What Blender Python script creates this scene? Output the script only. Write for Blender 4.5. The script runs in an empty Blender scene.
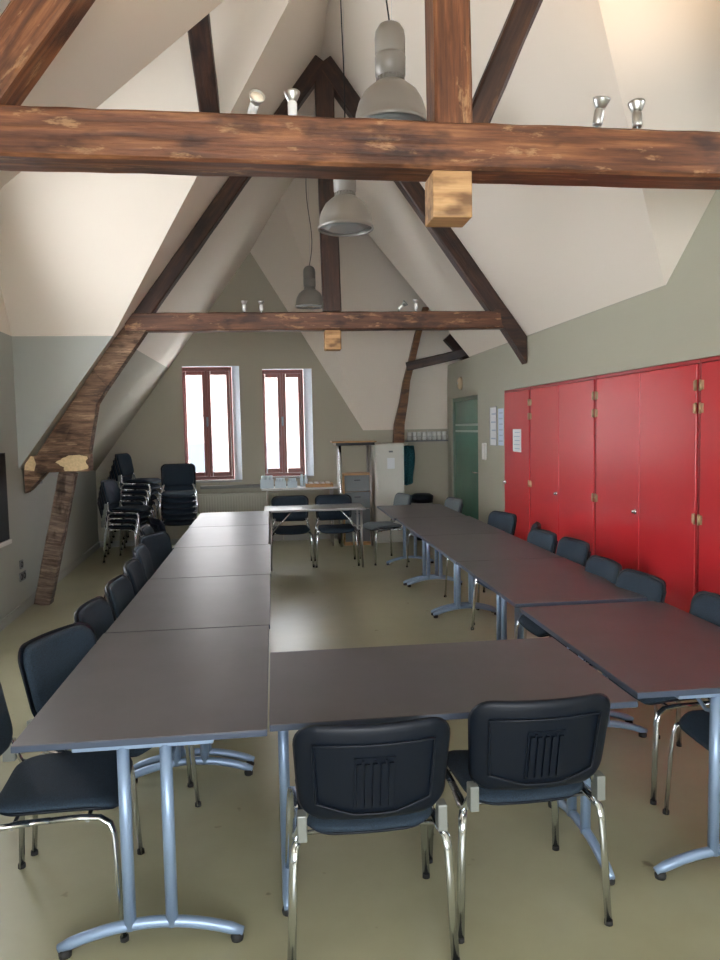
import bpy, bmesh, math, random
from mathutils import Vector, Matrix, Quaternion
PI = math.pi
random.seed(7)
S = bpy.context.scene
COL = S.collection

# ---------------------------------------------------------------- camera
cam_d = bpy.data.cameras.new('camera'); cam = bpy.data.objects.new('camera', cam_d); COL.objects.link(cam)
FPX, YAW, PITCH, ROLL = 734.9, .1169, -.0718, -.0188
cam_d.sensor_fit = 'VERTICAL'; cam_d.sensor_height = 36; cam_d.lens = 36 * FPX / 960
cam_d.clip_start = .05; cam_d.clip_end = 200
fw = Vector((math.sin(YAW)*math.cos(PITCH), math.cos(YAW)*math.cos(PITCH), math.sin(PITCH)))
r0 = Vector((math.cos(YAW), -math.sin(YAW), 0)); u0 = r0.cross(fw)
rt = math.cos(ROLL)*r0 + math.sin(ROLL)*u0; up = -math.sin(ROLL)*r0 + math.cos(ROLL)*u0
M = Matrix((rt, up, -fw)).transposed().to_4x4(); M.translation = Vector((0, 0, 1.72))
cam.matrix_world = M
S.camera = cam

# ---------------------------------------------------------------- world, light, exposure
S.view_settings.view_transform = 'Standard'; S.view_settings.look = 'None'
S.view_settings.gamma = 1; S.view_settings.use_curve_mapping = False
S.view_settings.exposure = 1.22
W = bpy.data.worlds.new('overcast_sky'); S.world = W; W.use_nodes = True
bg = W.node_tree.nodes['Background']; bg.inputs[0].default_value = (.93, .96, 1.0, 1); bg.inputs[1].default_value = 7.5

def portal(name, loc, rot, sx, sy):
    l = bpy.data.lights.new(name, 'AREA'); l.shape = 'RECTANGLE'; l.size = sx; l.size_y = sy
    l.cycles.is_portal = True
    o = bpy.data.objects.new(name, l); COL.objects.link(o); o.location = loc; o.rotation_euler = rot
# low hazy sun reaching in through the window in the left dormer
sun = bpy.data.lights.new('hazy_sun', 'SUN'); sun.energy = 2.2; sun.angle = .7; sun.color = (1, .86, .70)
so = bpy.data.objects.new('hazy_sun', sun); COL.objects.link(so)
so.rotation_euler = Vector((-.80, -.25, .55)).to_track_quat('Z', 'Y').to_euler()

# fill light added in an invented window opening behind the camera
al = bpy.data.lights.new('rear_fill_light', 'AREA'); al.shape = 'RECTANGLE'; al.size = 4.0; al.size_y = 1.7; al.energy = 170; al.color = (.84, .93, 1)
ao = bpy.data.objects.new('rear_fill_light', al); COL.objects.link(ao); ao.location = (.1, -2.05, 1.75); ao.rotation_euler = (PI/2, 0, PI)

# ---------------------------------------------------------------- materials
def newmat(name):
    m = bpy.data.materials.new(name); m.use_nodes = True
    return m, m.node_tree.nodes, m.node_tree.links, m.node_tree.nodes['Principled BSDF']
def simple(name, col, rough=.5, metal=0, noise=0, scale=20, bump=0, spec=.5):
    m, N, L, b = newmat(name)
    b.inputs['Base Color'].default_value = (*col, 1); b.inputs['Roughness'].default_value = rough
    b.inputs['Metallic'].default_value = metal; b.inputs['Specular IOR Level'].default_value = spec
    if noise or bump:
        tc = N.new('ShaderNodeTexCoord'); n = N.new('ShaderNodeTexNoise'); n.inputs['Scale'].default_value = scale
        n.inputs['Detail'].default_value = 6
        L.new(tc.outputs['Object'], n.inputs['Vector'])
        if noise:
            r = N.new('ShaderNodeValToRGB'); r.color_ramp.elements[0].position = .3; r.color_ramp.elements[1].position = .7
            r.color_ramp.elements[0].color = (*[c*(1-noise) for c in col], 1)
            r.color_ramp.elements[1].color = (*[min(1, c*(1+noise)) for c in col], 1)
            L.new(n.outputs[0], r.inputs[0]); L.new(r.outputs[0], b.inputs['Base Color'])
        if bump:
            bp = N.new('ShaderNodeBump'); bp.inputs['Strength'].default_value = bump; bp.inputs['Distance'].default_value = .01
            L.new(n.outputs[0], bp.inputs['Height']); L.new(bp.outputs[0], b.inputs['Normal'])
    return m
def wood(name, dark, mid, light, patch=.0, rough=.55, wear=(.55, .33, .16), band=None):
    """old timber: long grain along the object's local X; worn light patches, dark marks"""
    m, N, L, b = newmat(name)
    tc = N.new('ShaderNodeTexCoord'); mp = N.new('ShaderNodeMapping'); mp.inputs['Scale'].default_value = band or (1.1, 16, 16)
    L.new(tc.outputs['Object'], mp.inputs[0])
    n = N.new('ShaderNodeTexNoise'); n.inputs['Scale'].default_value = 1.8; n.inputs['Detail'].default_value = 9; n.inputs['Roughness'].default_value = .62
    L.new(mp.outputs[0], n.inputs['Vector'])
    r = N.new('ShaderNodeValToRGB'); e = r.color_ramp.elements
    e[0].position = .30; e[0].color = (*dark, 1); e[1].position = .72; e[1].color = (*light, 1)
    x = e.new(.50); x.color = (*mid, 1)
    L.new(n.outputs[0], r.inputs[0])
    n2 = N.new('ShaderNodeTexNoise'); n2.inputs['Scale'].default_value = 2.6; n2.inputs['Detail'].default_value = 10; n2.inputs['Roughness'].default_value = .72
    mp2 = N.new('ShaderNodeMapping'); mp2.inputs['Scale'].default_value = (1.4, 5, 5) if not band else tuple(.35*q for q in band)
    L.new(tc.outputs['Object'], mp2.inputs[0]); L.new(mp2.outputs[0], n2.inputs['Vector'])
    r2 = N.new('ShaderNodeValToRGB'); r2.color_ramp.elements[0].position = .60 - patch*.2; r2.color_ramp.elements[1].position = .66 - patch*.2
    L.new(n2.outputs[0], r2.inputs[0])
    mx = N.new('ShaderNodeMixRGB'); mx.inputs[2].default_value = (*wear, 1)
    mu = N.new('ShaderNodeMath'); mu.operation = 'MULTIPLY'; mu.inputs[1].default_value = .35 + patch
    L.new(r2.outputs[0], mu.inputs[0]); L.new(mu.outputs[0], mx.inputs[0]); L.new(r.outputs[0], mx.inputs[1])
    n3 = N.new('ShaderNodeTexNoise'); n3.inputs['Scale'].default_value = 5.5; n3.inputs['Detail'].default_value = 3
    mp3 = N.new('ShaderNodeMapping'); mp3.inputs['Location'].default_value = (3, 7, 1); mp3.inputs['Scale'].default_value = (.8, 2, 2)
    L.new(tc.outputs['Object'], mp3.inputs[0]); L.new(mp3.outputs[0], n3.inputs['Vector'])
    r3 = N.new('ShaderNodeValToRGB'); r3.color_ramp.elements[0].position = .34; r3.color_ramp.elements[1].position = .48
    r3.color_ramp.elements[0].color = (.35, .3, .28, 1)
    L.new(n3.outputs[0], r3.inputs[0])
    m2 = N.new('ShaderNodeMixRGB'); m2.blend_type = 'MULTIPLY'; m2.inputs[0].default_value = 1
    L.new(mx.outputs[0], m2.inputs[1]); L.new(r3.outputs[0], m2.inputs[2]); L.new(m2.outputs[0], b.inputs['Base Color'])
    bp = N.new('ShaderNodeBump'); bp.inputs['Strength'].default_value = .5; bp.inputs['Distance'].default_value = .012
    L.new(n.outputs[0], bp.inputs['Height']); L.new(bp.outputs[0], b.inputs['Normal'])
    b.inputs['Roughness'].default_value = rough
    return m
def painted(name, low, high, z=2.65):
    """wall paint: beige grey up to the paint line, white above"""
    m, N, L, b = newmat(name)
    g = N.new('ShaderNodeNewGeometry'); s = N.new('ShaderNodeSeparateXYZ'); L.new(g.outputs['Position'], s.inputs[0])
    c = N.new('ShaderNodeMath'); c.operation = 'GREATER_THAN'; c.inputs[1].default_value = z; L.new(s.outputs[2], c.inputs[0])
    mx = N.new('ShaderNodeMixRGB'); mx.inputs[1].default_value = (*low, 1); mx.inputs[2].default_value = (*high, 1)
    L.new(c.outputs[0], mx.inputs[0]); L.new(mx.outputs[0], b.inputs['Base Color'])
    n = N.new('ShaderNodeTexNoise'); n.inputs['Scale'].default_value = 60
    bp = N.new('ShaderNodeBump'); bp.inputs['Strength'].default_value = .06; L.new(n.outputs[0], bp.inputs['Height']); L.new(bp.outputs[0], b.inputs['Normal'])
    b.inputs['Roughness'].default_value = .75
    return m
WHITE = (.76, .69, .595); GREY = (.42, .395, .31)
m_wall = painted('wall_paint', GREY, WHITE)
m_white = simple('white_paint', WHITE, .75)
m_grey = simple('grey_paint', GREY, .75)
m_grey2 = simple('right_wall_paint', (.395, .385, .30), .7)
m_black = simple('black_plastic', (.003, .006, .012), .45, 0, 0, 20, 0, .25)
m_bracket = simple('grey_bracket', (.20, .215, .20), .4, .3)
m_rubber = simple('black_rubber', (.01, .01, .01), .7)
m_chrome = simple('chrome', (.68, .72, .76), .16, 1)
m_steel = simple('brushed_steel', (.55, .55, .53), .35, 1)
m_blue = simple('table_leg_paint', (.23, .32, .46), .34, .3)
m_edge = simple('table_edge', (.038, .055, .090), .45)
m_top = simple('table_top_laminate', (.058, .055, .064), .38, 0, .12, 6, 0, .8)
m_light_top = simple('light_table_top', (.55, .55, .53), .35)
m_red = simple('red_lacquer', (.50, .022, .030), .30, 0, .05, 1.5)
m_redd = simple('red_frame_lacquer', (.30, .010, .015), .35)
m_fab = simple('navy_fabric', (.010, .024, .042), .85, 0, .55, 260, .25)
m_fab_lit = simple('navy_fabric_lit', (.10, .12, .13), .8, 0, .3, 260, .2)  # dark chair fabric lightened: reflected light put into the base colour
m_winwood = simple('red_brown_window_wood', (.20, .045, .032), .4)
m_glassgreen = simple('green_glass', (.085, .22, .165), .16, 0, .15, 1.2)
m_lamp = simple('lamp_grey', (.30, .285, .26), .35, .3)
m_lampcap = simple('lamp_housing_grey', (.25, .24, .22), .45, .2)
m_paper = simple('paper', (.75, .78, .80), .7)
m_print = simple('faded_print', (.42, .50, .60), .7)
m_fridge = simple('cream_enamel', (.62, .62, .56), .4)
m_drawer = simple('grey_drawer_front', (.16, .18, .19), .5)
m_beech = wood('beech_veneer', (.42, .22, .08), (.50, .28, .11), (.58, .34, .15), 0, .45, (.55, .33, .14))
m_clear = simple('clear_crockery', (.62, .75, .82), .12)
m_china = simple('white_china', (.75, .75, .72), .2)
m_terry = simple('teal_cloth', (.03, .16, .20), .9, 0, .6, 60)
m_brass = simple('aged_brass', (.50, .36, .22), .4, .7)
m_rad = simple('radiator_cream', (.50, .50, .42), .45)
m_skirt = simple('grey_skirting', (.36, .37, .35), .6)
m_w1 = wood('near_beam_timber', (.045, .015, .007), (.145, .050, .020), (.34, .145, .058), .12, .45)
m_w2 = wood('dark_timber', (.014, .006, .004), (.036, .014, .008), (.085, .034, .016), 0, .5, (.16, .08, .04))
m_w3 = wood('far_beam_timber', (.045, .017, .009), (.11, .042, .02), (.20, .085, .04), .22, .5, (.50, .28, .13))
m_w4 = wood('hacked_timber', (.055, .030, .018), (.15, .085, .050), (.27, .17, .105), .25, .8, (.42, .28, .17), (3, 3, 26))
m_w4x = wood('hacked_post_timber', (.055, .032, .022), (.15, .105, .08), (.26, .20, .155), .2, .85, (.34, .25, .18), (26, 3, 3))
m_w5 = wood('cut_end_timber', (.30, .15, .06), (.46, .26, .11), (.58, .36, .17), 0, .6)
m_filler = simple('filler_patch', (.66, .50, .28), .85, 0, .15, 40, .5)
m_pot = simple('lit_reflector', (.85, .75, .60), .3)
# floor: worn olive linoleum, glossy, cloudy
m_floor, N, L, b = newmat('linoleum')
tc = N.new('ShaderNodeTexCoord')
n = N.new('ShaderNodeTexNoise'); n.inputs['Scale'].default_value = 1.3; n.inputs['Detail'].default_value = 8; n.inputs['Roughness'].default_value = .6
L.new(tc.outputs['Object'], n.inputs['Vector'])
r = N.new('ShaderNodeValToRGB'); r.color_ramp.elements[0].position = .3; r.color_ramp.elements[1].position = .75
r.color_ramp.elements[0].color = (.27, .262, .165, 1); r.color_ramp.elements[1].color = (.36, .345, .23, 1)
L.new(n.outputs[0], r.inputs[0])
n2 = N.new('ShaderNodeTexNoise'); n2.inputs['Scale'].default_value = 9; n2.inputs['Detail'].default_value = 2
L.new(tc.outputs['Object'], n2.inputs['Vector'])
r2 = N.new('ShaderNodeValToRGB'); r2.color_ramp.elements[0].position = .22; r2.color_ramp.elements[1].position = .27
r2.color_ramp.elements[0].color = (.5, .45, .4, 1)
L.new(n2.outputs[0], r2.inputs[0])
mx = N.new('ShaderNodeMixRGB'); mx.blend_type = 'MULTIPLY'; mx.inputs[0].default_value = 1
L.new(r.outputs[0], mx.inputs[1]); L.new(r2.outputs[0], mx.inputs[2]); L.new(mx.outputs[0], b.inputs['Base Color'])
r3 = N.new('ShaderNodeMapRange'); r3.inputs[3].default_value = .29; r3.inputs[4].default_value = .36
L.new(n.outputs[0], r3.inputs[0]); L.new(r3.outputs[0], b.inputs['Roughness'])
bp = N.new('ShaderNodeBump'); bp.inputs['Strength'].default_value = .05; L.new(n.outputs[0], bp.inputs['Height']); L.new(bp.outputs[0], b.inputs['Normal'])
# window glass
m_glass, N, L, b = newmat('window_glass')
b.inputs['Transmission Weight'].default_value = 1; b.inputs['Roughness'].default_value = 0; b.inputs['IOR'].default_value = 1.01

# ---------------------------------------------------------------- mesh helpers
class MB:
    def __init__(s): s.bm = bmesh.new()
    def quad(s, *pts):
        return s.bm.faces.new([s.bm.verts.new(p) for p in pts])
    poly = quad
    def box(s, x0, x1, y0, y1, z0, z1, bev=0, T=None):
        b2 = bmesh.new(); bmesh.ops.create_cube(b2, size=1)
        for v in b2.verts:
            v.co = Vector(((x0+x1)/2+v.co.x*(x1-x0), (y0+y1)/2+v.co.y*(y1-y0), (z0+z1)/2+v.co.z*(z1-z0)))
        if bev: bmesh.ops.bevel(b2, geom=list(b2.edges), offset=bev, segments=2, profile=.5, affect='EDGES')
        s.merge(b2, T)
    def merge(s, b2, T=None):
        if T: bmesh.ops.transform(b2, matrix=T, verts=list(b2.verts))
        me = bpy.data.meshes.new('t'); b2.to_mesh(me); s.bm.from_mesh(me); bpy.data.meshes.remove(me); b2.free()
    def tube(s, pts, r, ry=None, seg=10, cap=True, radii=None):
        pts = [Vector(p) for p in pts]; n = len(pts); rings = []
        t0 = (pts[1]-pts[0]).normalized()
        ref = Vector((0, 0, 1)) if abs(t0.z) < .9 else Vector((1, 0, 0))
        nrm = (ref - t0*ref.dot(t0)).normalized()
        for i, p in enumerate(pts):
            a = (pts[i]-pts[i-1]).normalized() if i else None
            c = (pts[i+1]-pts[i]).normalized() if i < n-1 else None
            t = (a+c).normalized() if a and c else (a or c)
            nrm = (nrm - t*nrm.dot(t)).normalized(); bn = t.cross(nrm)
            k = radii[i] if radii else 1
            rings.append([s.bm.verts.new(p + nrm*math.cos(2*PI*j/seg)*r*k + bn*math.sin(2*PI*j/seg)*(ry or r)*k) for j in range(seg)])
        for i in range(n-1):
            for j in range(seg):
                f = s.bm.faces.new((rings[i][j], rings[i][(j+1) % seg], rings[i+1][(j+1) % seg], rings[i+1][j])); f.smooth = True
        if cap:
            s.bm.faces.new(rings[0][::-1]); s.bm.faces.new(rings[-1])
    def lathe(s, prof, c=(0, 0, 0), seg=32, T=None):
        b2 = bmesh.new(); rings = []
        for (r, z) in prof:
            if r < 1e-5: rings.append([b2.verts.new((0, 0, z))])
            else: rings.append([b2.verts.new((r*math.cos(2*PI*j/seg), r*math.sin(2*PI*j/seg), z)) for j in range(seg)])
        for a, c2 in zip(rings, rings[1:]):
            for j in range(seg):
                q = [a[j % len(a)], a[(j+1) % len(a)], c2[(j+1) % len(c2)], c2[j % len(c2)]]
                u = []
                for v in q:
                    if v not in u: u.append(v)
                if len(u) > 2:
                    f = b2.faces.new(u); f.smooth = True
        bmesh.ops.translate(b2, vec=Vector(c), verts=list(b2.verts))
        s.merge(b2, T)
    def prism(s, outline, axis, a, b, jit=0):
        """outline of 2D points extruded along axis ('x','y','z') from a to b"""
        def P(u, v, w): return {'y': (u, w, v), 'x': (w, u, v), 'z': (u, v, w)}[axis]
        A = [s.bm.verts.new(P(u, v, a)) for u, v in outline]; B = [s.bm.verts.new(P(u, v, b)) for u, v in outline]
        s.bm.faces.new(A); s.bm.faces.new(B[::-1]); n = len(A)
        for i in range(n): s.bm.faces.new((A[i], B[i], B[(i+1) % n], A[(i+1) % n]))
    def pad(s, w0, w1, h, r, fr, bk, fn, seg=7, rings=(1, .96, .86, .6, .3)):
        """rounded-rect cushion; w0 bottom width, w1 top width, height h; fr/bk bulge; fn(u, v, t) -> position"""
        out = []
        for cx, cz, a0 in ((1, 1, 0), (-1, 1, 90), (-1, -1, 180), (1, -1, 270)):
            for k in range(seg):
                a = math.radians(a0 + 90*k/(seg-1))
                z = cz*(h/2-r)+r*math.sin(a); w = (w0+(w1-w0)*(z/h+.5))/2
                x = cx*(w-r)+r*math.cos(a)
                out.append((x, z))
        # densify straight edges
        o2 = []
        for i, p in enumerate(out):
            q = out[(i+1) % len(out)]; o2.append(p)
            d = math.hypot(q[0]-p[0], q[1]-p[1])
            if d > .08:
                m = int(d/.05)
                for k in range(1, m): o2.append((p[0]+(q[0]-p[0])*k/m, p[1]+(q[1]-p[1])*k/m))
        prev = None; n = len(o2)
        def ring(k, t): return [s.bm.verts.new(fn(x*k, z*k, t)) for x, z in o2]
        seq = []
        for k in rings[::-1]: seq.append((k, bk*(1-k**4)**.5 if k < 1 else 0))
        R = []
        for k in rings[::-1]: R.append(ring(k, -bk*max(0, 1-k**6)**.5))
        R2 = [ring(k, fr*max(0, 1-k**6)**.5) for k in rings[1:]]
        allr = R + R2
        for a, b_ in zip(allr, allr[1:]):
            for j in range(n):
                f = s.bm.faces.new((a[j], a[(j+1) % n], b_[(j+1) % n], b_[j])); f.smooth = True
        s.bm.faces.new(allr[0][::-1]); s.bm.faces.new(allr[-1])
    def build(s, name, mat, parent=None, loc=(0, 0, 0), smooth=False):
        bmesh.ops.recalc_face_normals(s.bm, faces=list(s.bm.faces))
        me = bpy.data.meshes.new(name); s.bm.to_mesh(me); s.bm.free()
        if smooth:
            for p in me.polygons: p.use_smooth = True
        me.materials.append(mat)
        o = bpy.data.objects.new(name, me); COL.objects.link(o); o.location = loc
        if parent: o.parent = parent
        return o
def tag(o, label, cat, group=None, kind=None):
    if label: o['label'] = label
    if cat: o['category'] = cat
    if group: o['group'] = group
    if kind: o['kind'] = kind
    return o
def thing(name, label, cat, loc=(0, 0, 0), rz=0, group=None):
    o = bpy.data.objects.new(name, None); COL.objects.link(o); o.empty_display_size = .1
    o.location = loc; o.rotation_euler = (0, 0, rz)
    return tag(o, label, cat, group)
KIDS = {}
def kids(o):
    return [c for c in bpy.data.objects if c.parent == o]
def tree(o): return (o, [tree(c) for c in kids(o)])
def dup(t, parent=None):
    o, ch = t; c = o.copy(); COL.objects.link(c)
    if parent: c.parent = parent
    for k in ch: dup(k, c)
    return c
def struct(name, mb, mat, label=None):
    o = mb.build(name, mat); o['kind'] = 'structure'
    if label: o['label'] = label
    return o

# ---------------------------------------------------------------- room shell
XR, ZR, KL, KR = .6, 5.53, 1.36, 1.376
XRW = 2.70; YB = 11.3; YF = -2.0
def xl(y): return -2.42 - (max(0, y-6.7))*.045
def PLz(x): return ZR - KL*(XR-x)
def PRz(x): return ZR - KR*(x-XR)
def pl(x, y): return (x, y, PLz(x))
def prp(x, y): return (x, y, PRz(x))
EZ = 2.66; XE = XR - (ZR-EZ)/KL            # left eave of the dormer on the roof slope
DN, DF, DV = 3.75, 7.46, 5.60               # left dormer: near cheek, far cheek, ridge
# floor
b = MB(); b.box(-2.8, 4.0, YF-.1, YB+.1, -.12, 0); struct('floor', b, m_floor)
# right dormer
RA = (XRW, 4.84, PRz(XRW)); RV = (XR, 2.63, ZR); RP = (XRW, 2.60, 4.47); RN = (XRW, .36, PRz(XRW))
# left roof slope (underside)
c = MB()
c.poly((XR, YF, ZR), (XR, DV, ZR), pl(XE, DN), pl(-2.42, DN), pl(-2.42, YF))
HT = (XR, 10.72, ZR); HB = YB; HZ = 1.67
def hy(z): return HB - (HB-10.72)*(z-HZ)/(ZR-HZ)
AX = -.26; A = (AX, YB, PLz(AX)); B = (1.39, HB, HZ); Cc = (.97, hy(2.85), 2.85)
nD = (Vector(B)-Vector(A)).cross(Vector(Cc)-Vector(A))
# triple point of left slope, end slope and gable splay
rows = Matrix(((-KL, 0, 1), (0, 1, (HB-10.72)/(ZR-HZ)), tuple(nD)))
rhs = Vector((ZR-KL*XR, HB+(HB-10.72)/(ZR-HZ)*HZ, nD.dot(Vector(A))))
T = rows.inverted() @ rhs
c.poly((XR, DV, ZR), HT, tuple(T), A, (xl(YB), YB, PLz(xl(YB))), (xl(DF), DF, PLz(xl(DF))), pl(XE, DF))
c.poly((XR, DV, ZR), pl(XE, DF), (xl(DF), DF, EZ), (-2.42, DV, ZR))
c.poly((XR, DV, ZR), pl(XE, DN), (-2.42, DN, EZ), (-2.42, DV, ZR))
# right slope
c.poly((XR, 2.63, ZR), RA, (XRW, 9.88, PRz(XRW)), (1.39, 10.46, PRz(1.39)), HT)
c.poly((XR, YF, ZR), RV, RN, (XRW, YF, PRz(XRW)))
c.poly(RA, RV, RP); c.poly(RN, RV, RP)
struct('ceiling', c, m_wall)
c = MB()   # end slope and splay beside the gable
c.poly(A, B, tuple(T))
c.poly(B, tuple(T), HT, (4.0, 10.72, ZR), (4.0, HB, HZ))
struct('ceiling', c, m_white)
c = MB()   # closing surfaces of the dark loft beyond the right wall's end
c.poly((XR, 9.0, ZR), (4.0, 9.0, ZR), (4.0, 10.72, ZR), HT)
c.poly((XR, 9.0, ZR), (XRW+.12, 9.0, ZR), (XRW+.12, 9.0, PRz(XRW+.12)))
c.poly((4.0, 9.0, 0), (4.0, 9.0, ZR), (4.0, YB+.1, ZR), (4.0, YB+.1, 0))
c.poly((XRW+.12, 9.0, 0), (XRW+.12, 9.0, ZR), (4.0, 9.0, ZR), (4.0, 9.0, 0))
struct('wall_loft', c, m_grey)
# left wall with dormer gable and its window
w = MB()
WY0, WY1, WZ0, WZ1 = 4.75, 6.30, 1.0, 3.35
def gz(y): return EZ + (ZR-EZ)*(1-abs(y-DV)/(DF-DV if y > DV else DV-DN))
X = -2.42
w.poly((X, YF, 0), (X, DN, 0), (X, DN, PLz(X)), (X, YF, PLz(X)))
w.poly((X, DN, 0), (X, WY0, 0), (X, WY0, gz(WY0)), (X, DN, EZ))
w.poly((X, WY0, 0), (X, WY1, 0), (X, WY1, WZ0), (X, WY0, WZ0))
w.poly((X, WY0, WZ1), (X, WY1, WZ1), (X, WY1, gz(WY1)), (X, DV, ZR), (X, WY0, gz(WY0)))
w.poly((X, WY1, 0), (X, 6.7, 0), (X, 6.7, gz(6.7)), (X, WY1, gz(WY1)))
w.poly((X, 6.7, 0), (xl(DF), DF, 0), (xl(DF), DF, EZ), (X, 6.7, gz(6.7)))
w.poly((xl(DF), DF, 0), (xl(YB), YB, 0), (xl(YB), YB, PLz(xl(YB))), (xl(DF), DF, PLz(xl(DF))))
# dormer cheeks
w.poly((xl(DF), DF, PLz(xl(DF))), pl(XE, DF), (xl(DF), DF, EZ))
w.poly((X, DN, PLz(X)), pl(XE, DN), (X, DN, EZ))
# reveals of the left window
for (a, b2) in (((WY0, WZ0), (WY1, WZ0)), ((WY1, WZ0), (WY1, WZ1)), ((WY1, WZ1), (WY0, WZ1)), ((WY0, WZ1), (WY0, WZ0))):
    w.poly((X, a[0], a[1]), (X, b2[0], b2[1]), (X-.3, b2[0], b2[1]), (X-.3, a[0], a[1]))
struct('wall_left', w, painted('left_wall_paint', (.36, .375, .34), WHITE))
# right wall, with openings for the cupboards, the door and the gable window
w = MB(); X = XRW; zr = PRz(X)
CY0, CY1, CZ1 = 2.86, 8.36, 2.115; DY0, DY1, DZ = 9.50, 10.94, 2.12; PE = 11.2
RW = (2.15, 3.05, 3.0, 3.55)
def rgz(y): return zr + (4.47-zr)*(1-abs(y-2.6)/2.24)
w.poly((X, YF, 0), (X, CY0, 0), (X, CY0, CZ1), (X, YF, CZ1))
w.poly((X, YF, CZ1), (X, CY0, CZ1), (X, CY0, zr), (X, YF, zr))
w.poly((X, CY0, CZ1), (X, CY1, CZ1), (X, CY1, zr), (X, CY0, zr))
w.poly((X, CY1, 0), (X, DY0, 0), (X, DY0, zr), (X, CY1, zr))
w.poly((X, DY0, DZ), (X, DY1, DZ), (X, DY1, zr), (X, DY0, zr))
w.poly((X, DY1, 0), (X, PE, 0), (X, PE, zr), (X, DY1, zr))
w.poly((X, .36, zr), (X, RW[0], zr), (X, RW[0], rgz(RW[0])))
w.poly((X, RW[0], zr), (X, RW[1], zr), (X, RW[1], RW[2]), (X, RW[0], RW[2]))
w.poly((X, RW[0], RW[3]), (X, RW[1], RW[3]), (X, RW[1], rgz(RW[1])), (X, 2.6, 4.47), (X, RW[0], rgz(RW[0])))
w.poly((X, RW[1], zr), (X, 4.84, zr), (X, RW[1], rgz(RW[1])))
for (a, b2) in (((RW[0], RW[2]), (RW[1], RW[2])), ((RW[1], RW[2]), (RW[1], RW[3])), ((RW[1], RW[3]), (RW[0], RW[3])), ((RW[0], RW[3]), (RW[0], RW[2]))):
    w.poly((X, a[0], a[1]), (X, b2[0], b2[1]), (X+.3, b2[0], b2[1]), (X+.3, a[0], a[1]))
# end and outer face of the partition
w.box(X+.004, X+.12, DY1, PE, 0, zr)
w.box(X+.004, X+.12, DY1-1.44, DY1, DZ, zr)
w.box(X+.004, X+.12, CY1+.02, DY0, 0, zr)
w.box(X+.6, X+.7, CY0-.2, CY1+.02, 0, zr)
w.box(X+.001, X+.6, CY0-.2, CY1+.02, CZ1+.004, CZ1+.1)  # unseen slab and ends around the cupboards, added to stop light leaks
w.box(X+.001, X+.6, CY0-.2, CY0-.01, 0, CZ1)
w.box(X+.12, X+.7, CY1+.005, CY1+.1, 0, CZ1+.1)
struct('wall_right', w, m_grey2)
# back wall with two windows
WIN = [(-1.32, -.475, .955, 2.675), (-.13, .615, .985, 2.625)]
w = MB()
def ztop(x):
    if x <= A[0]: return PLz(x)
    if x <= B[0]: return A[2] + (HZ-A[2])*(x-A[0])/(B[0]-A[0])
    return HZ
xs = [xl(YB), -1.32, -.475, A[0], -.13, .615, B[0], 4.0]
for x0, x1 in zip(xs, xs[1:]):
    hole = [h for h in WIN if abs(h[0]-x0) < .001]
    if hole:
        h = hole[0]
        w.poly((x0, YB, 0), (x1, YB, 0), (x1, YB, h[2]), (x0, YB, h[2]))
        w.poly((x0, YB, h[3]), (x1, YB, h[3]), (x1, YB, ztop(x1)), (x0, YB, ztop(x0)))
    else: w.poly((x0, YB, 0), (x1, YB, 0), (x1, YB, ztop(x1)), (x0, YB, ztop(x0)))
struct('wall_back', w, m_grey)
w = MB()
for h in WIN:   # left jamb square, right jamb splayed
    y1 = YB+.172; a, c_, z0, z1 = h; a2, c2 = a-.042, c_-.122
    w.poly((a, YB, z0), (a-.045, YB, z0), (a2, y1, z0), (a2, y1, z1), (a-.045, YB, z1), (a, YB, z1)) if False else None
    w.poly((a, YB, z0), (a2, y1, z0), (a2, y1, z1), (a, YB, z1))
    w.poly((c_, YB, z0), (c_, YB, z1), (c2, y1, z1), (c2, y1, z0))
    w.poly((a, YB, z0), (c_, YB, z0), (c2, y1, z0), (a2, y1, z0))
    w.poly((a, YB, z1), (c_, YB, z1), (c2, y1, z1), (a2, y1, z1))
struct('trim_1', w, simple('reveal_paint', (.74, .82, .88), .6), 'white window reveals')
# wall behind the camera
w = MB(); fw0 = (-1.7, 2.0, .9, 2.3)  # opening invented to hold the fill light
w.poly((-2.42, YF, 0), (fw0[0], YF, 0), (fw0[0], YF, PLz(fw0[0])), (-2.42, YF, PLz(-2.42)))
w.poly((fw0[0], YF, 0), (fw0[1], YF, 0), (fw0[1], YF, fw0[2]), (fw0[0], YF, fw0[2]))
w.poly((fw0[0], YF, fw0[3]), (fw0[1], YF, fw0[3]), (fw0[1], YF, PRz(fw0[1])), (XR, YF, ZR), (fw0[0], YF, PLz(fw0[0])))
w.poly((fw0[1], YF, 0), (XRW, YF, 0), (XRW, YF, PRz(XRW)), (fw0[1], YF, PRz(fw0[1])))
struct('wall_front', w, m_wall)
# skirting
b = MB(); b.prism([(X_, Y_) for X_, Y_ in ((-2.42, YF), (-2.42, 6.7), (xl(YB), YB), (xl(YB)+.015, YB), (-2.405, 6.7), (-2.405, YF))], 'z', 0, .085)
struct('baseboard_left', b, m_skirt)
b = MB(); b.box(xl(YB)+.015, 4.0, YB-.015, YB, 0, .085); struct('baseboard_back', b, m_skirt)

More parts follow.
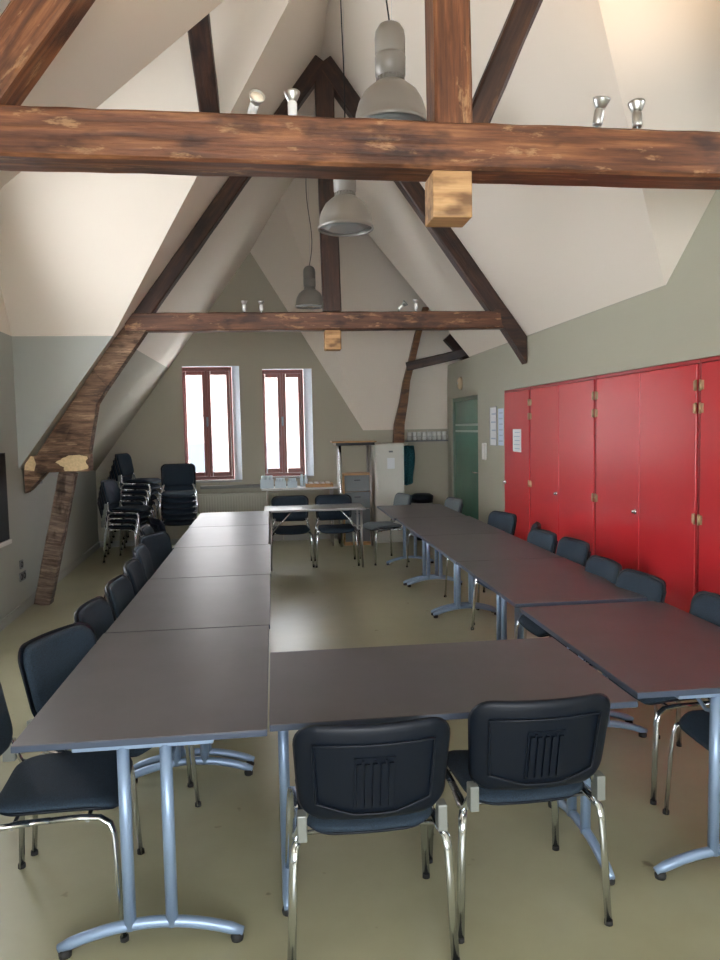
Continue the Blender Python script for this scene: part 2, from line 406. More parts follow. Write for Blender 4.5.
# windows
def window(n, h):
    x0, x1, z0, z1 = h; y0, y1 = YB+.17, YB+.23
    wn = bpy.data.objects.new('window_%d' % n, None); COL.objects.link(wn); wn.location = ((x0+x1)/2, y0, z0); wn['kind'] = 'structure'
    x0 -= wn.location.x+.045; x1 -= wn.location.x+.125; zz = z1-z0; d = .06
    fr = MB(); fr.box(x0, x0+.035, 0, d, 0, zz, .006); fr.box(x1-.035, x1, 0, d, 0, zz, .006)
    fr.box(x0+.035, x1-.035, 0, d, 0, .05, .006); fr.box(x0+.035, x1-.035, 0, d, zz-.06, zz, .006)
    cx = (x0+x1)/2; fr.box(cx-.018, cx+.018, -.024, d, .05, zz-.06, .004)
    fr.build('window_frame', m_winwood, wn)
    for s in (-1, 1):
        a, c_ = (x0+.037, cx-.019) if s < 0 else (cx+.019, x1-.037)
        q = MB(); q.box(a, a+.04, -.02, .035, .053, zz-.063, .005); q.box(c_-.045, c_, -.02, .035, .053, zz-.063, .005)
        q.box(a+.045, c_-.045, -.02, .035, .053, .12, .005); q.box(a+.045, c_-.045, -.02, .035, zz-.12, zz-.063, .005)
        sa = q.build('window_sash', m_winwood, wn)
        g = MB(); g.box(a+.04, c_-.04, .005, .011, .11, zz-.11); g.build('pane', m_glass, sa)
    hd = MB(); hd.box(cx-.015, cx+.015, -.035, -.02, zz*.48, zz*.56, .004); hd.tube([(cx, -.035, zz*.54), (cx, -.055, zz*.54), (cx, -.06, zz*.47)], .007)
    hd.build('window_handle', m_drawer, wn)
    sl = MB(); sl.box(x0+.05, x1+.12, -.19, -.01, -.03, 0, .005); sl.build('window_sill', m_skirt, wn)
for i, h in enumerate(WIN): window(i+1, h)
def side_window(n, x, y0, y1, z0, z1, out):
    wn = bpy.data.objects.new('window_%d' % n, None); COL.objects.link(wn); wn['kind'] = 'structure'; wn.location = (x+out*.2, (y0+y1)/2, z0)
    hy_ = (y1-y0)/2; zz = z1-z0
    fr = MB()
    for a, c_ in ((-hy_, -hy_+.06), (-.04, .04), (hy_-.06, hy_)): fr.box(-.03, .03, a, c_, 0, zz, .004)
    for a, c_ in ((0, .06), (zz-.06, zz)): fr.box(-.028, .028, -hy_, hy_, a, c_, .004)
    fr.build('window_frame', m_winwood, wn)
    g = MB(); g.box(-.003, .003, -hy_+.05, hy_-.05, .05, zz-.05); g.build('pane', m_glass, wn)
side_window(3, -2.42, WY0, WY1, WZ0, WZ1, -1)
side_window(4, XRW, *RW, 1)
portal('window_portal', (-.9, YB+.36, 1.8), (-PI/2, 0, 0), .86, 1.75)
portal('window_portal', (.24, YB+.36, 1.8), (-PI/2, 0, 0), .76, 1.68)
portal('window_portal', (-2.73, (WY0+WY1)/2, (WZ0+WZ1)/2), (0, -PI/2, 0), WZ1-WZ0, WY1-WY0)
portal('window_portal', (XRW+.31, (RW[0]+RW[1])/2, (RW[2]+RW[3])/2), (0, PI/2, 0), RW[3]-RW[2], RW[1]-RW[0])

# door
dr = bpy.data.objects.new('door_1', None); COL.objects.link(dr); dr['kind'] = 'structure'; dr.location = (XRW, (DY0+DY1)/2, 0)
hw = (DY1-DY0)/2
b = MB(); b.box(.02, .10, -hw, -hw+.05, 0, DZ); b.box(.02, .10, hw-.05, hw, 0, DZ); b.box(.02, .10, -hw+.05, hw-.05, DZ-.05, DZ)
b.build('door_frame', simple('green_metal', (.10, .17, .12), .4), dr)
b = MB(); b.box(.045, .065, -hw+.05, hw-.05, .01, DZ-.05); lf = b.build('door_leaf', m_glassgreen, dr)
b = MB()
for z in (1.62, 1.71): b.box(.040, .0445, -hw+.08, hw-.08, z, z+.03)
b.build('manifestation_strip', simple('frosted_strip', (.30, .42, .36), .5), dr)
b = MB(); b.box(.03, .045, -hw+.06, -hw+.10, .95, 1.20, .004); b.tube([(.03, -hw+.08, 1.08), (-.02, -hw+.08, 1.08), (-.02, -hw+.20, 1.08)], .009)
b.build('door_handle', m_chrome, dr)

# ---------------------------------------------------------------- timber trusses
def timber(name, p0, p1, wv, wd, mat, parent=None, label=None, cat=None, group=None, rough=.0025, seg=14, flat_end=None):
    """squared log from p0 to p1 (centre line); local X along it; wv = size in the truss plane, wd = size in depth"""
    p0, p1 = Vector(p0), Vector(p1); L_ = (p1-p0).length; d = (p1-p0).normalized()
    side = Vector((0, 1, 0)) if abs(d.y) < .9 else Vector((1, 0, 0))
    side = (side-d*side.dot(d)).normalized(); upv = d.cross(side)*-1
    bm = bmesh.new(); rings = []
    rnd = random.Random(hash((round(p0.x, 2), round(p1.z, 2))) & 0xffff)
    for i in range(seg+1):
        x = L_*i/seg; hv, hd = wv/2*(1+rnd.uniform(-.008, .008)), wd/2; ch = .012
        o = [rnd.uniform(-rough, rough) for _ in range(8)]
        pts = [(-hd+ch+o[0], -hv), (hd-ch, -hv+o[1]), (hd, -hv+ch), (hd+o[2]*.3, hv-ch), (hd-ch, hv+o[3]), (-hd+ch, hv+o[4]), (-hd+o[5]*.5, hv-ch), (-hd+o[6]*.5, -hv+ch)]
        rings.append([bm.verts.new((x, a, c_)) for a, c_ in pts])
    for a, c_ in zip(rings, rings[1:]):
        for j in range(8): bm.faces.new((a[j], a[(j+1) % 8], c_[(j+1) % 8], c_[j]))
    bm.faces.new(rings[0][::-1]); bm.faces.new(rings[-1])
    q = MB(); q.bm.free(); q.bm = bm
    o = q.build(name, mat)
    R_ = Matrix((d, side, upv)).transposed()
    if R_.determinant() < 0: R_ = Matrix((d, -side, upv)).transposed()
    mw = R_.to_4x4(); mw.translation = p0
    if parent: o.parent = parent; o.matrix_local = Matrix.Translation(-parent.location) @ mw
    else: o.matrix_world = mw
    if cat: tag(o, label, cat, group)
    return o
# near truss
ty = 3.07
t1 = thing('roof_truss', 'near roof truss whose long brown tie beam crosses the top of the photo', 'roof truss', (0, ty, 2.74), 0)
timber('tie_beam', (-2.405, ty, 2.869), (2.69, ty, 2.834), .188, .18, m_w1, t1, seg=40)
timber('king_post', (.760, ty, 2.935), (.742, ty, 5.28), .155, .17, m_w1, t1)
b = MB(); b.box(-.082, .082, -.080, .080, -.175, .010, .006); kb = b.build('king_post_foot', m_w5, t1, loc=(.752, 0, 0))
def rafter(y, x0, x1, side, w, d, mat, par, seg=16, dx=0):
    # top edge lies on the roof slope
    f = (PLz if side < 0 else PRz); k = KL if side < 0 else KR
    n = Vector((k, 0, -1)).normalized() if side < 0 else Vector((-k, 0, -1)).normalized()
    n = Vector((-n.x, 0, n.z)) if False else n
    off = n*(w/2+.003+dx)
    return timber('rafter', Vector((x0, y, f(x0)))+off, Vector((x1, y, f(x1)))+off, w, d, mat, par, seg=seg)
rafter(ty, -2.10, .55, -1, .165, .17, m_w1, t1, dx=.07)
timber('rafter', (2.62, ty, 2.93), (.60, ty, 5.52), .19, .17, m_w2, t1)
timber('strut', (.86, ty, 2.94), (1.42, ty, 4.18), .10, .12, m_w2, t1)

# far truss
ty = 7.65
t2 = thing('roof_truss', 'far roof truss with hacked lower left post standing on the floor', 'roof truss', (0, ty, 2.7), 0)
timber('tie_beam', (-1.42, ty, 2.80), (2.50, ty, 2.82), .18, .16, m_w3, t2, seg=40)
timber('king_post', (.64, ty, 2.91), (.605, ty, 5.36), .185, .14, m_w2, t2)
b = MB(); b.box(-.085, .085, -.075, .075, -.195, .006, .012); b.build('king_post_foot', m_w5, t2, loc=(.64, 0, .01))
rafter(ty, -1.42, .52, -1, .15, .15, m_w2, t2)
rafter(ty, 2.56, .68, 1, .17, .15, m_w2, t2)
# right rafter foot dying into the wall
b = MB(); b.prism([(2.36, 2.94), (2.48, 2.93), (2.69, 2.64), (2.69, 2.36), (2.60, 2.50), (2.33, 2.90)], 'y', -.08, .08); b.build('rafter_foot', m_w2, t2, loc=(0, 0, -2.7))
# hacked lower left leg: rafter tail, upper post, corbel, post
y0_, y1_ = -.085, .085
b = MB(); b.prism([(-1.33, 2.88), (-1.12, 2.88), (-1.22, 2.72), (-1.62, 2.16), (-1.98, 1.62), (-2.06, 1.505), (-2.32, 1.505), (-1.56, 2.60)], 'y', y0_+.01, y1_); b.build('rafter_tail', m_w4, t2, loc=(0, 0, -2.7))
b = MB(); b.prism([(-1.74, 2.33), (-1.62, 2.17), (-1.71, 2.08), (-1.82, 1.505), (-2.10, 1.505)], 'y', y0_-.004, y1_-.01); b.build('upper_post', m_w4, t2, loc=(0, 0, -2.7))
b = MB(); b.box(-2.44, -1.82, -.10, .09, 1.33, 1.502, .01); b.build('corbel', m_w4, t2, loc=(0, 0, -2.7))
b = MB()
pts = [(-2.13, 1.43), (-2.06, 1.47), (-2.0, 1.495), (-1.90, 1.50), (-1.83, 1.48), (-1.84, 1.42), (-1.83, 1.36), (-1.92, 1.34), (-2.04, 1.34), (-2.06, 1.38)]
pts = [(x+random.uniform(-.012, .012), z) for x, z in [q for a_, b_ in zip(pts, pts[1:]+pts[:1]) for q in (a_, ((a_[0]*2+b_[0])/3, (a_[1]*2+b_[1])/3), ((a_[0]+b_[0]*2)/3, (a_[1]+b_[1]*2)/3))]]
b.prism(pts, 'y', -.106, -.098); b.build('filler_patch', m_filler, t2, loc=(0, 0, -2.7)); b = MB(); b.prism([(-2.43, 1.36), (-2.34, 1.35), (-2.32, 1.42), (-2.34, 1.49), (-2.37, 1.50), (-2.42, 1.45)], 'y', -.106, -.098)
b.build('filler_patch', m_filler, t2, loc=(0, 0, -2.7))
b = MB(); b.prism([(-2.44, 1.33), (-2.44, 1.13), (-2.40, 1.16), (-2.24, 1.33)], 'y', -.09, .07); b.build('corbel_bracket', m_w4, t2, loc=(0, 0, -2.7))
timber('post', (-2.345, ty, .0), (-2.04, ty, 1.33), .155, .15, m_w4x, t2)
# timbers at the far end
t3 = thing('timber_brace', 'curved old timber post with short crossbar rising beside the mug shelf', 'timber post', (2.05, 11.0, 1.3))
b = MB()
cl = [(1.895, 1.475, .082), (1.91, 1.75, .075), (1.985, 2.1, .06), (2.03, 2.4, .050), (2.10, 2.65, .048), (2.22, 3.12, .045), (2.34, 3.5, .05)]
out = [(x-w_, z) for x, z, w_ in cl] + [(x+w_, z) for x, z, w_ in cl[::-1]]
b.prism(out, 'y', 10.98, 11.09); b.build('post', wood('brown_post', (.07, .03, .012), (.16, .07, .025), (.26, .13, .05)), t3, loc=(-2.05, -11.0, -1.3))
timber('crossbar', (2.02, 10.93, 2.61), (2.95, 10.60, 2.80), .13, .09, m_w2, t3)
timber('rafter', (2.62, 10.75, 3.05), (3.5, 10.75, 2.1), .2, .14, m_w2, None, 'dark timber added to darken the gap above the right wall', 'rafter')  # stands in for the black void here, added for its darkness

timber('dormer_strut', (-.44, 6.42, 4.31), (-.46, 5.05, 4.90), .16, .16, m_w2, None, 'short dark timber strut in the left dormer above the near tie beam', 'timber strut')
# ---------------------------------------------------------------- tables
TH = .74
def leg_frame(y, parent, hw_=.30, sgn=1):
    f = MB()
    f.box(-.225, .225, y-.018, y+.018, .692, .716, .004)
    f.build('top_rail', m_blue, parent)
    for s in (-1, 1):
        f = MB(); f.tube([(s*.068, y, .075), (s*.068, y, .700)], .0205, seg=14)
        f.tube([(s*.068, y, .63), (s*.075, y-sgn*.05, .62), (s*.10, y-sgn*.13, .69)], .008, seg=6)
        f.build('leg', m_blue, parent)
    f = MB(); pts = []
    for i in range(17):
        x = -hw_+2*hw_*i/16; pts.append((x, y, .028+.062*(1-(x/hw_)**2)))
    f.tube(pts, .019, seg=12, radii=[.75]+[1]*15+[.75]); ft = f.build('foot', m_blue, parent)
    for s in (-1, 1):
        f = MB(); f.lathe([(0, 0), (.02, 0), (.022, .012), (.018, .026), (0, .026)], (s*(hw_-.02), y, 0), 12)
        f.build('glide', m_rubber, ft)
def make_table(L_, W_):
    t = thing('conference_table', '', 'table')
    b = MB(); b.box(-W_/2, W_/2, -L_/2, L_/2, TH-.003, TH, .001); tp = b.build('table_top', m_top, t)
    b = MB(); b.box(-W_/2-.001, W_/2+.001, -L_/2-.001, L_/2+.001, TH-.024, TH-.003, .003); b.build('edge_band', m_edge, t)
    for s in (-1, 1):
        b = MB(); b.box(s*(W_/2-.13)-.018, s*(W_/2-.13)+.018, -L_/2+.07, L_/2-.07, .690, .716, .004); b.build('side_rail', m_blue, t)
    for s in (-1, 1): leg_frame(s*(L_/2-.045), t, sgn=s)
    return t
TL, TW = 1.288, .80
tab = make_table(TL, TW); tabt = tree(tab); first = [True]
def place_table(x, y, rz, label, group):
    o = tab if first[0] else dup(tabt); first[0] = False
    o.location = (x, y, 0); o.rotation_euler = (0, 0, rz); tag(o, label, 'table', group); return o
LN = ['nearest grey conference table of the left row, at the lower left corner', 'second dark conference table of the left row, behind the nearest one',
      'third conference table in the left row, in the middle of the row', 'fourth conference table in the left row, its top pale with window light', 'last conference table of the left row, nearest the stacked chairs']
LX = [-.445, -.44, -.44, -.462, -.470]
for i in range(5): place_table(LX[i], 2.36+TL/2+i*1.2985, [0, 0, .004, 0, 0][i], LN[i], 'tables of the left row')
RN_ = ['nearest conference table of the right row, cut by the right edge of the photo', 'second conference table of the right row, reddish with cupboard reflection', 'third conference table of the right row from the front', 'fourth conference table of the right row, before the last', 'last conference table of the right row, nearest the white locker']
for i in range(5): place_table([1.69, 1.695, 1.69, 1.69, 1.665][i], [2.47+TL/2, 3.835+.6435, 5.13+.6435, 6.425+.6435, 7.72+.6435][i], 0, RN_[i], 'tables of the right row')
place_table(.608, 2.795, PI/2, 'grey conference table set crosswise in front with two chairs pushed against it', None)

# folding table across the far end
ft = thing('folding_table', 'narrow light grey folding table across the far end with two chairs behind it', 'table', (.50, 9.11, 0))
b = MB(); b.box(-.63, .60, -.28, .28, .715, .74, .006); b.build('table_top', simple('grey_laminate', (.22, .22, .215), .3), ft)
for s in (-1, 1):
    for yy in (-.22, .22):
        b = MB(); b.tube([(s*.55, yy, .712), (s*.56, yy, .0)], .014); b.build('leg', m_steel, ft)
    b = MB(); b.tube([(s*.55, -.22, .45), (s*.30, -.22, .712)], .008, seg=8); b.tube([(s*.553, -.22, .40), (s*.553, .22, .40)], .010, seg=8); b.build('brace', m_chrome, ft)

# ---------------------------------------------------------------- chairs
def make_chair(fabric, name='visitor_chair'):
    t = thing(name, '', 'chair')
    # seat
    def sf(u, v, tt):      # u across, v front(+y)
        z = .452 - .035*max(0, (v-.10)/.12)**2 + .012*(u/.22)**2
        return (u, v+.01, z+tt)
    b = MB(); b.pad(.42, .47, .43, .085, .028, .010, sf); b.build('seat', fabric, t)
    b = MB(); b.pad(.40, .45, .41, .08, .0, .022, lambda u, v, tt: (u, v+.01, sf(u, v, 0)[2]-.010+tt)); b.build('seat_shell', m_black, t)
    # backrest, reclined, curved round the sitter
    def bf(u, v, tt):
        z = .685+v*.98; y = -.285 - v*.22 + .75*u*u + tt
        return (u, y, z)
    b = MB(); b.pad(.425, .455, .315, .075, .030, .004, bf); b.build('backrest', fabric, t)
    def bs(u, v, tt): 
        p = bf(u, v, tt); return (p[0], p[1]-.010, p[2])
    b = MB(); b.pad(.455, .492, .335, .075, .006, .022, bs, rings=(1, .97, .90, .80, .5, .2))
    bk = b.build('back_shell', m_black, t)
    # sunken panel border and ribbed vent on the shell
    b = MB(); sh = -.0365
    loop = [(-.175, -.10), (-.185, .105), (.185, .105), (.175, -.10), (.06, -.135), (-.06, -.135)]
    ring = []
    for i, p in enumerate(loop):
        q = loop[(i+1) % len(loop)]
        for k in range(5): ring.append(Vector(bf(p[0]+(q[0]-p[0])*k/5, p[1]+(q[1]-p[1])*k/5, sh)))
    ring.append(ring[0]); b.tube(ring, .0045, seg=6, cap=False)
    b.build('panel_rim', m_black, bk)
    b = MB()
    def vent(u0, u1, v0, v1, d0, d1):
        P = [bf(u, v, d) for d in (d0, d1) for u, v in ((u0, v0), (u1, v0), (u1, v1), (u0, v1))]
        V_ = [b.bm.verts.new(p) for p in P]
        for f_ in ((0, 1, 2, 3), (7, 6, 5, 4), (0, 4, 5, 1), (1, 5, 6, 2), (2, 6, 7, 3), (3, 7, 4, 0)): b.bm.faces.new([V_[i] for i in f_])
    vent(-.062, .062, -.115, .062, -.028, -.038)
    for k in range(5):
        u = -.048+.024*k; vent(u-.007, u+.007, -.105, .045, -.037, -.046)
    for k in range(3): vent(-.035+.035*k-.004, -.035+.035*k+.004, .048, .056, -.037, -.042)
    b.build('vent_panel', m_black, bk)
    # chrome: four legs (each with its half of the seat rail), back supports, cross bars
    for s in (-1, 1):
        for f_ in (-1, 1):
            top = .428; pts = [(s*.224, 0, top), (s*.224, f_*.10, top), (s*.228, f_*.160, top-.006), (s*.242, f_*.195, top-.022), (s*.246, f_*.208, top-.06), (s*.250, f_*.212, .30), (s*.262, f_*.228, .004)]
            b = MB(); b.tube(pts, .0095, .0145, seg=10); lg = b.build('leg', m_chrome, t)
            b = MB(); b.tube([(s*.262, f_*.2275, .016), (s*.262, f_*.228, .0)], .0145, seg=10); b.build('foot_cap', m_rubber, lg)
        b = MB(); b.tube([(s*.230, -.06, .428), (s*.238, -.16, .430), (s*.238, -.200, .445), (s*.222, -.215, .49), (s*.205, -.222, .53), (s*.190, -.235, .58)], .009, .012, seg=10)
        b.build('back_support', m_chrome, t)
        b = MB(); b.box(s*.218-.015, s*.218+.015, -.262, -.215, .460, .545, .004); b.build('bracket', m_bracket, t)
    for yy in (-.12, .12):
        b = MB(); b.tube([(-.222, yy, .414), (.222, yy, .414)], .008, seg=8); b.build('cross_bar', m_chrome, t)
    return t
ch0 = make_chair(m_fab); ct = tree(ch0)
ch_lit = make_chair(m_fab_lit); ct_lit = tree(ch_lit)  # same chair with reflected light in its fabric colour
used = {'n': False, 'g': False}
def chair(x, y, deg, label, group=None, z=0, grey=False):
    """deg: direction the sitter faces, 0 = +x, 90 = +y"""
    k = 'g' if grey else 'n'  # grey picks the copy with the lightened fabric
    if not used[k]: o = ch_lit if grey else ch0
    else: o = dup(ct_lit if grey else ct)
    used[k] = True
    o.location = (x, y, z); o.rotation_euler = (0, 0, math.radians(deg-90)); tag(o, label, 'chair', group)
    return o
GN = 'black and chrome chairs pushed up to the tables'
chair(.275, 2.42, 90, 'left of the two chairs seen from behind at the front crosswise table', GN)
chair(.835, 2.52, 91, 'right of the two chairs seen from behind at the front crosswise table', GN)
LC = [(-0.79, 2.7, 4, 'nearest chair on the left, its seat tucked under the nearest table corner'),
      (-0.70, 3.18, -24, 'second chair along the left row, dark fabric back beside the nearest table'),
      (-0.65, 3.8, -4, 'third chair along the left row, beside the second table'),
      (-0.64, 4.4, -2, 'fourth chair along the left row, beside the second table'),
      (-0.66, 5.0, 2, 'fifth chair along the left row, beside the third table'),
      (-0.72, 5.66, 2, 'sixth chair along the left row, small rounded back beside the third table'),
      (-0.76, 6.25, -22, 'seventh chair along the left row, turned so its wide back shows'),
      (-0.88, 6.85, 0, 'eighth chair along the left row, low dark back left of the others'),
      (-0.93, 7.72, 22, 'last chair along the left row, turned away beside the last table')]
for x, y, a, l in LC: chair(x, y, a, l, GN)
RC = [(1.9, 2.68, 180, 'nearest chair on the right, its seat corner showing under the nearest right table'),
      (1.88, 3.3, 182, 'second chair on the right, its back cut by the photo edge'),
      (1.79, 3.92, 184, 'third chair on the right, wide rounded back before the red cupboards'),
      (1.79, 4.42, 180, 'fourth chair on the right, low back just showing over the table'),
      (1.93, 5.2, 184, 'fifth chair on the right, rounded back against a red cupboard door'),
      (1.88, 5.7, 186, 'sixth chair on the right, back against the red cupboards'),
      (1.98, 6.25, 160, 'seventh chair on the right, turned so its narrow back shows'),
      (1.97, 6.95, 196, 'eighth chair on the right, dark back at the end of the cupboards')]
for x, y, a, l in RC: chair(x, y, a, l, GN)
chair(.20, 9.25, 270, 'left of two chairs behind the far folding table', GN)
chair(.76, 9.22, 270, 'right of two chairs behind the far folding table', GN)
chair(1.38, 9.28, 195, 'black chair, back lightened for reflected light, standing at the far inner corner, before the locker', None, grey=True)
chair(1.86, 8.55, 190, 'black chair, back lightened for reflected light, at the end of the last right table near the green door', None, grey=True)
# stacks
def stack(x, y, deg, n, dz, df, where, group):
    a = math.radians(deg)
    for k in range(n):
        od = ['bottom', 'second from bottom', 'third from bottom', 'fourth from bottom', 'fifth from bottom', 'sixth from bottom', 'seventh from bottom', 'eighth from bottom'][k]
        if k == n-1: od = 'topmost'
        chair(x+math.cos(a)*df*k, y+math.sin(a)*df*k, deg, 'black chair, %s in the stack %s' % (od, where), group, z=dz*k)
stack(-1.98, 10.15, -12, 4, .076, .018, 'nearest the left wall', 'chairs of the front left stack')
stack(-2.06, 10.80, -14, 8, .080, .030, 'at the back left with chrome frames showing', 'chairs of the tall back left stack')
stack(-1.33, 10.50, -84, 6, .080, .018, 'facing the room under the left window', 'chairs of the stack by the window')

# ---------------------------------------------------------------- red cupboards
def cupboard(y0, y1, leaves, label, hinges, locks, notice=False):
    t = thing('built_in_cupboard', label, 'cupboard', (XRW, (y0+y1)/2, 0), 0, None)
    h = (y1-y0)/2
    b = MB(); b.box(.015, .55, -h+.001, h-.001, 0, .06); b.box(.015, .55, -h+.001, h-.001, 2.07, 2.11); b.box(.015, .55, -h+.001, -h+.02, .06, 2.07); b.box(.015, .55, h-.02, h-.001, .06, 2.07); b.box(.53, .55, -h+.02, h-.02, .06, 2.07)
    b.box(-.006, .015, -h+.001, h-.001, 2.085, 2.11, .002)
    b.box(-.006, .015, -h+.001, -h+.018, 0, 2.085, .002); b.box(-.006, .015, h-.018, h-.001, 0, 2.085, .002); b.box(-.006, .015, -h+.018, h-.018, 0, .05, .002)
    b.build('body', m_redd, t)
    wd = (2*h-.04)/leaves; mid = (y0+y1)/2
    for k in range(leaves):
        a = -h+.02+k*wd
        b = MB(); b.box(-.016, .012, a+.003, a+wd-.003, .055, 2.08, .004); d = b.build('door', m_red, t)
        side = hinges[k]
        yh = a+.003 if side < 0 else a+wd-.003
        for z in (1.80, 1.945, 1.09, .30):
            b = MB(); b.tube([(-.022, yh, z-.035), (-.022, yh, z+.035)], .008, seg=8)
            s = 1 if side < 0 else -1
            b.box(-.020, -.0155, min(yh, yh+s*.032), max(yh, yh+s*.032), z-.03, z+.03)
            b.build('hinge', m_brass, d)
        yl = a+wd-.05 if side < 0 else a+.05
        if k in locks:
            b = MB(); b.lathe([(0, 0), (.022, 0), (.022, .006), (.014, .012), (.012, .028), (0, .030)], (0, 0, 0), 14, Matrix.Translation((-.016, yl, 1.05)) @ Matrix.Rotation(-PI/2, 4, 'Y'))
            b.build('lock', m_chrome, d)
    return t
cupboard(7.48, 8.355, 1, 'narrow red cupboard with a single door and a taped paper notice', [-1], [0])
cupboard(5.905, 7.475, 2, 'red double door cupboard second from the green door', [-1, 1], [1])
cupboard(4.395, 5.90, 2, 'red double door cupboard in the middle of the right wall', [-1, 1], [1])
cupboard(2.87, 4.39, 2, 'red cupboard nearest the camera, cut by the right edge of the photo', [-1, 1], [1])
def sheet(name, x, y, z, wy, hz, mat, label, cat, lines=5, frame=False):
    t = thing(name, label, cat, (x, y, z))
    b = MB(); b.box(-.004, 0, -wy/2, wy/2, -hz/2, hz/2); b.build('sheet', mat, t)
    b = MB()
    for k in range(lines):
        zz = hz/2 - hz*(k+.8)/(lines+.6); b = MB(); b.box(-.0055, -.004, -wy*.36, wy*.36*(1 if k % 2 else .7), zz-hz*.018, zz+hz*.018); b.build('printed_line', m_print, t)
    if frame:
        b = MB()
        for a in ((-wy/2-.012, -wy/2, -hz/2-.012, hz/2+.012), (wy/2, wy/2+.012, -hz/2-.012, hz/2+.012), (-wy/2, wy/2, hz/2, hz/2+.012), (-wy/2, wy/2, -hz/2-.012, -hz/2)): b.box(-.012, 0, *a)
        b.build('frame', m_skirt, t)
sheet('paper_notice', XRW-.0165, 7.88, 1.54, .27, .25, m_paper, 'paper notice taped on the narrow red cupboard door', 'notice')
sheet('framed_notice', XRW, 8.80, 1.70, .26, .46, m_paper, 'framed white notice on the wall beside the green glass door', 'notice', 4, True)
sheet('paper_poster', XRW, 8.505, 1.69, .20, .44, simple('bluish_paper', (.60, .68, .82), .7), 'bluish paper sheet hung between framed notice and red cupboards', 'notice', 6)
# wall telephone/intercom, bell
t = thing('wall_intercom', 'white intercom handset on the wall by the green door', 'intercom', (XRW, 9.15, 1.38))
b = MB(); b.box(-.035, 0, -.06, .06, -.11, .11, .01); b.build('body', m_china, t)
b = MB(); b.box(-.06, -.036, -.05, -.015, -.10, .10, .008); b.build('handset', m_china, t)
t = thing('wall_bell', 'round beige alarm bell high on the wall above the green door', 'alarm bell', (XRW, 10.36, 2.32))
b = MB(); b.lathe([(0, .05), (.05, .048), (.085, .03), (.095, .0), (0, 0)], (0, 0, 0), 24, Matrix.Rotation(-PI/2, 4, 'Y')); b.build('dome', simple('beige_plastic', (.55, .42, .26), .45), t)
b = MB(); b.lathe([(0, .056), (.02, .055), (.022, .047), (0, .047)], (0, 0, 0), 14, Matrix.Rotation(-PI/2, 4, 'Y')); b.build('cap', m_china, t)

# ---------------------------------------------------------------- pendant lamps
def pendant(x, y, z, label, bow, top):
    t = thing('pendant_lamp', label, 'pendant lamp', (x, y, z), 0, 'grey bell shaped pendant lamps')
    R_ = .200
    b = MB(); b.lathe([(R_-.004, .014), (R_, .0), (R_+.006, .004), (R_+.006, .022), (R_-.006, .030), (R_*.97, .07), (R_*.88, .130), (R_*.74, .180), (R_*.54, .215), (.080, .236), (.074, .238),
                             (.07, .232), (R_*.52, .210), (R_*.72, .175), (R_*.86, .127), (R_*.95, .068), (R_-.012, .026), (R_-.004, .014)], seg=40); sh = b.build('lamp_shade', m_lamp, t)
    b = MB(); b.lathe([(0, .010), (R_*.6, .004), (R_-.008, .012), (R_-.012, .018), (R_*.6, .010), (0, .016)], seg=36); b.build('glass_cover', simple('lamp_glass', (.20, .22, .22), .15), sh)
    b = MB(); b.lathe([(0, .225), (.070, .228), (.072, .262), (.066, .266), (.066, .272), (.082, .276), (.084, .37), (.082, .376), (.077, .380), (.082, .386), (.083, .47), (.078, .505), (.060, .535), (.03, .552), (0, .556)], seg=28)
    h = b.build('lamp_housing', m_lampcap, t)
    b = MB()
    for k in range(20):
        a = 2*PI*k/20; b.box(.070, .078, -.004, .004, .236, .262, 0, Matrix.Rotation(a, 4, 'Z'))
    b.build('cooling_fins', m_lampcap, h)
    b = MB(); L_ = top-z-.55; pts = []
    for i in range(15):
        f_ = i/14; pts.append((bow*math.sin(f_*PI*2.0)*(1-f_)*1.2 + (XR-x)*f_**3*0.9*0, 0, .55+L_*f_))
    b.tube(pts, .0045, seg=6); b.build('cable', m_black, t)
    b = MB(); b.tube([(.012, 0, .55), (.012, 0, .55+L_)], .0016, seg=4); b.build('suspension_wire', m_steel, t)
pendant(.69, 4.10, 3.35, 'largest pendant lamp, nearest, hanging beside the near king post', -.03, PRz(.69))
pendant(.575, 5.5, 3.17, 'middle pendant lamp, its rim just below the near tie beam', .012, PLz(.575))
pendant(.555, 10.2, 3.37, 'smallest pendant lamp, farthest, just above the far tie beam', .05, PLz(.555))

